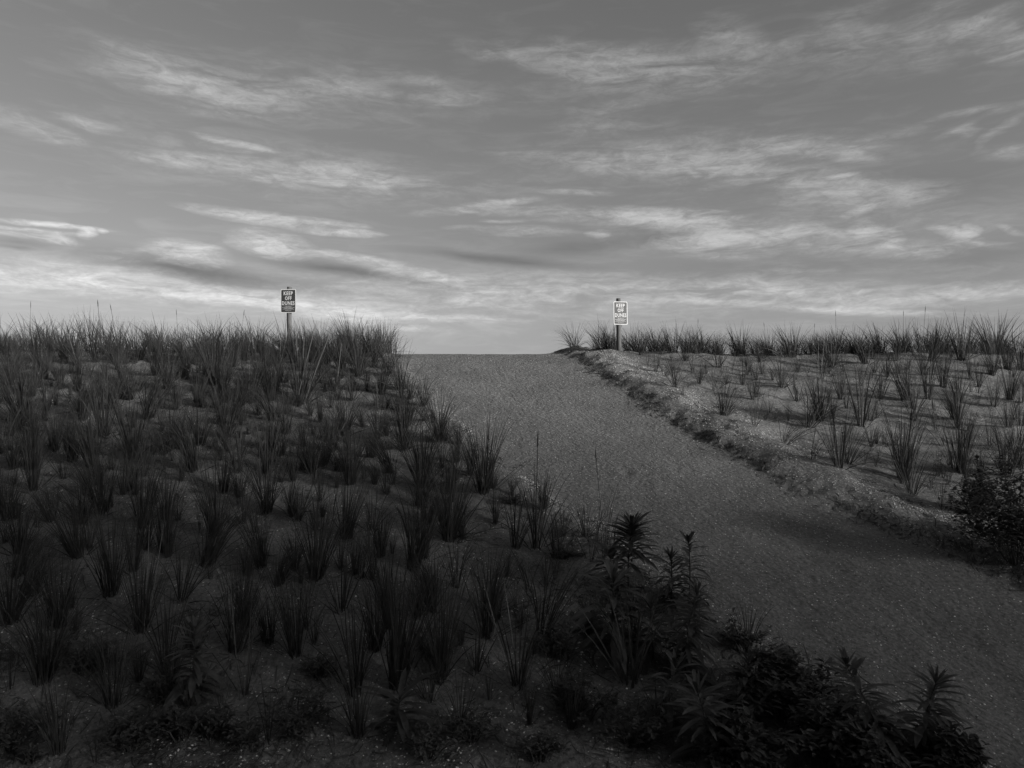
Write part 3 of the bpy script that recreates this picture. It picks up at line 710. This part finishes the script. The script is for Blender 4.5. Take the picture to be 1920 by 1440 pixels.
# ---------------------------------------------------------------- light and sky
SUN_EL, SUN_AZ = 14.0, 120.0        # azimuth clockwise from the view direction: behind the camera's right shoulder
sd = bpy.data.lights.new('sun', 'SUN'); sd.energy = 1.5; sd.angle = R(10); sd.color = (1, .985, .96)
so = bpy.data.objects.new('sun', sd); COL.objects.link(so)
so.rotation_euler = (R(90 - SUN_EL), 0, R(180 - SUN_AZ)); so.location = (20, -12, 14)

w = bpy.data.worlds.new('World'); SC.world = w; w.use_nodes = True
nt = w.node_tree; nt.nodes.clear(); L = nt.links.new
wo = N(nt, 'ShaderNodeOutputWorld'); bg = N(nt, 'ShaderNodeBackground'); L(bg.outputs[0], wo.inputs[0])
sky = N(nt, 'ShaderNodeTexSky'); sky.sky_type = 'NISHITA'; sky.sun_disc = False
sky.sun_elevation = R(SUN_EL); sky.sun_rotation = R(SUN_AZ); sky.air_density = 1.0; sky.dust_density = .8; sky.ozone_density = 1.0
bw = N(nt, 'ShaderNodeRGBToBW'); L(sky.outputs[0], bw.inputs[0])
tc = N(nt, 'ShaderNodeTexCoord'); sp = N(nt, 'ShaderNodeSeparateXYZ'); L(tc.outputs['Generated'], sp.inputs[0])
az = math_n(nt, 'ARCTAN2', sp.outputs[0], sp.outputs[1]); el = math_n(nt, 'ARCSINE', sp.outputs[2])
cv = N(nt, 'ShaderNodeCombineXYZ'); L(az, cv.inputs[0]); L(el, cv.inputs[1])
def noise(scale_xyz, rot, detail, rough, off=0, dist=0, src=None):
    mp = N(nt, 'ShaderNodeMapping'); mp.inputs['Scale'].default_value = scale_xyz; mp.inputs['Rotation'].default_value = (0, 0, R(rot)); mp.inputs['Location'].default_value = (off, off * .7, off * .3)
    L(src or cv.outputs[0], mp.inputs[0])
    n = N(nt, 'ShaderNodeTexNoise'); n.inputs['Scale'].default_value = 1; n.inputs['Detail'].default_value = detail; n.inputs['Roughness'].default_value = rough; n.inputs['Distortion'].default_value = dist
    L(mp.outputs[0], n.inputs[0]); return n
wn = noise((9, 26, 1), 0, 4, .6, 3.1)
wv = N(nt, 'ShaderNodeVectorMath', operation='SUBTRACT'); L(wn.outputs['Color'], wv.inputs[0]); wv.inputs[1].default_value = (.5, .5, .5)
ws = N(nt, 'ShaderNodeVectorMath', operation='MULTIPLY'); L(wv.outputs[0], ws.inputs[0]); ws.inputs[1].default_value = (.05, .011, 0)
wa = N(nt, 'ShaderNodeVectorMath', operation='ADD'); L(cv.outputs[0], wa.inputs[0]); L(ws.outputs[0], wa.inputs[1])
WP = wa.outputs[0]
BR = [(1300,300,330,60,3,.22),(1450,430,350,45,3,.25),(1230,150,260,55,0,.2),(580,170,300,55,0,.16),(600,330,350,45,3,.2),(1000,565,900,45,0,.2),(1700,90,220,50,5,.2),(330,140,100,30,10,.5),(400,172,150,36,3,.5),(540,165,110,26,0,.35),(650,165,75,18,0,.35),(760,140,95,14,5,.35),(830,185,75,14,-3,.55),
 (925,98,55,15,8,.45),(1080,110,115,28,8,.7),(1140,128,90,34,5,.5),(1260,125,140,36,0,.7),(1320,152,90,20,0,.4),
 (1370,65,65,26,20,.45),(1520,80,110,18,-3,.4),(1610,85,60,26,0,.3),(1580,30,65,20,-10,.3),
 (1790,60,90,17,8,.75),(1840,40,55,12,-10,.5),(1905,85,60,28,10,.75),(1760,15,65,20,0,.35),(1735,105,40,22,40,.3),
 (1140,235,95,14,0,.3),(1140,205,65,12,-5,.3),(1800,213,65,6,-3,.5),(1900,200,45,6,-8,.35),(1795,242,35,7,-15,.5),(1820,243,22,10,0,.6),(1875,245,42,7,-32,.45),(1885,285,55,14,5,.4),
 (1430,275,40,14,0,.35),(1500,277,115,17,5,.75),(1580,290,52,12,15,.7),(1680,248,60,8,-4,.3),
 (1260,302,140,30,3,.6),(1080,302,130,14,5,.45),(1360,315,60,20,5,.5),(1460,335,160,20,10,.65),(1600,366,150,20,3,.55),(1700,370,32,14,10,.4),
 (1605,395,26,9,-20,1.1),(60,235,75,20,10,.4),(170,235,55,10,5,.45),(440,268,60,6,5,1.0),(310,302,65,8,0,.6),(385,298,32,9,0,.5),(500,325,130,18,3,.5),(650,322,120,20,5,.5),(700,342,110,15,3,.4),
 (880,390,95,7,-8,.65),(940,378,60,5,-4,.5),(1120,403,190,13,3,.65),(1230,409,80,15,8,1.2),(1090,362,60,5,3,.5),
 (480,408,100,10,4,1.0),(610,418,60,6,2,1.0),(80,420,95,4,0,.9),(60,431,90,3,1,.7),(60,442,70,6,3,.5),(110,446,26,7,0,.6),(165,437,16,8,0,1.3),(196,435,8,4,0,.9),
 (980,435,75,9,0,.5),(1120,438,18,6,0,.8),(1571,331,26,3,-2,1.2),(870,428,34,5,0,.5),(940,415,40,4,0,.5),(505,458,62,20,6,1.15),(355,476,62,18,6,1.15),(250,480,65,10,0,.5),(640,436,65,6,0,1.0),
 (1350,447,95,30,5,.85),(1325,410,42,12,0,.85),(1490,440,55,16,0,.6),(1560,457,75,16,5,.6),(1625,432,30,16,20,1.2),(1668,446,20,15,20,1.2),(1725,470,85,14,5,.45),(1795,438,45,9,22,.95),(1824,432,14,9,30,.7),(1850,458,60,7,12,.45),(1900,430,25,6,25,.5),
 (100,515,220,30,0,.42),(480,562,220,14,3,.5),(700,590,130,9,3,.5),(760,508,160,9,10,.55),(660,482,80,7,6,.55),(960,545,300,28,0,.35),(1400,545,260,16,3,.5),(1750,556,230,16,0,.6),(1500,576,320,7,6,.5),(680,603,120,7,6,.4),(900,598,70,7,2,.35),(1450,525,90,16,-8,.4),(300,545,240,16,2,.35)]
DK = [(330,503,150,20,10,.55),(450,520,230,18,5,.6),(610,502,130,14,5,.6),(710,518,130,9,8,.5),(985,493,120,10,5,.55),(870,480,100,9,5,.4),(1060,470,90,12,-3,.35),
 (30,453,60,9,0,.45),(20,463,35,4,0,.4),(1500,500,430,24,0,.3),(1250,440,90,14,5,.3),(1150,455,120,12,0,.25),(1800,600,260,14,3,.2),(1850,500,170,45,0,.3),(1760,350,190,40,0,.22),(1000,450,260,30,0,.12)]
def ang(px, py):
    a = math.atan((px - 960) / F); return a, math.atan((720 - py) / F * math.cos(a))
def masksum(lst, grow=1.35):
    acc = None
    for (px, py, hw, hh, tilt, amp) in lst:
        a, e = ang(px, py); a1, _ = ang(px + hw, py); _, e1 = ang(px, py - hh)
        mp = N(nt, 'ShaderNodeMapping', vector_type='TEXTURE'); mp.inputs['Location'].default_value = (a, e, 0); mp.inputs['Rotation'].default_value = (0, 0, R(-tilt)); mp.inputs['Scale'].default_value = ((a1 - a) * grow, (e1 - e) * grow, 1)
        L(WP, mp.inputs[0])
        g = N(nt, 'ShaderNodeTexGradient', gradient_type='SPHERICAL'); L(mp.outputs[0], g.inputs[0])
        m = N(nt, 'ShaderNodeMath', operation='MULTIPLY_ADD'); L(g.outputs['Fac'], m.inputs[0]); m.inputs[1].default_value = amp
        if acc is None: m.inputs[2].default_value = 0
        else: L(acc, m.inputs[2])
        acc = m.outputs[0]
    return acc
bright = masksum(BR, 1.55); dark = masksum(DK, 1.5)
s1 = noise((10, 58, 1), 4, 9, .62, 1.3, .6, WP)        # long streaks
s2 = noise((26, 80, 1), -12, 8, .6, 7.7, .9, WP)       # finer wisps
st = N(nt, 'ShaderNodeMapRange', i_1=.33, i_2=.67, i_3=.1, i_4=1.8); L(s1.outputs[0], st.inputs[0])
sf = N(nt, 'ShaderNodeMapRange', i_1=.32, i_2=.68, i_3=.3, i_4=1.65); L(s2.outputs[0], sf.inputs[0])
cl = math_n(nt, 'MULTIPLY', math_n(nt, 'MULTIPLY', bright, st.outputs[0]), sf.outputs[0])
amb = N(nt, 'ShaderNodeMapRange', i_1=.48, i_2=.8, i_3=0, i_4=.16); L(s1.outputs[0], amb.inputs[0])
s3 = noise((70, 190, 1), 8, 8, .65, 2.2, 1.2, WP)
sg = N(nt, 'ShaderNodeMapRange', i_1=.32, i_2=.68, i_3=.6, i_4=1.4); L(s3.outputs[0], sg.inputs[0])
cl = math_n(nt, 'MULTIPLY', cl, sg.outputs[0])
cl = math_n(nt, 'ADD', cl, amb.outputs[0])
cl = math_n(nt, 'DIVIDE', math_n(nt, 'MULTIPLY', cl, 1.35), math_n(nt, 'ADD', 1, math_n(nt, 'MULTIPLY', cl, .55)))
dks = N(nt, 'ShaderNodeMapRange', i_1=.3, i_2=.7, i_3=.7, i_4=1.25); L(s1.outputs[0], dks.inputs[0])
dk = math_n(nt, 'MULTIPLY', dark, dks.outputs[0])
gain = math_n(nt, 'SUBTRACT', math_n(nt, 'ADD', 1, math_n(nt, 'MULTIPLY', cl, CLOUD if 'CLOUD' in globals() else .84)), math_n(nt, 'MULTIPLY', dk, .6))
SKY_GAMMA, SKY_GAIN = .82, .585
pw = math_n(nt, 'MULTIPLY', math_n(nt, 'POWER', bw.outputs[0], SKY_GAMMA), SKY_GAIN)
fin = math_n(nt, 'MULTIPLY', pw, gain)
L(fin, bg.inputs[0]); bg.inputs[1].default_value = .05

# ---------------------------------------------------------------- camera
cd = bpy.data.cameras.new('camera'); cam = bpy.data.objects.new('camera', cd); COL.objects.link(cam)
cd.sensor_width = 36; cd.lens = 24; cd.clip_start = .05; cd.clip_end = 20000
cam.location = (0, 0, EYE); cam.rotation_euler = (R(90), 0, 0)
SC.camera = cam
vs = SC.view_settings; vs.view_transform = 'Standard'; vs.look = 'None'; vs.gamma = 1; vs.use_curve_mapping = False
vs.exposure = 1.9
SC.cycles.max_bounces = 6
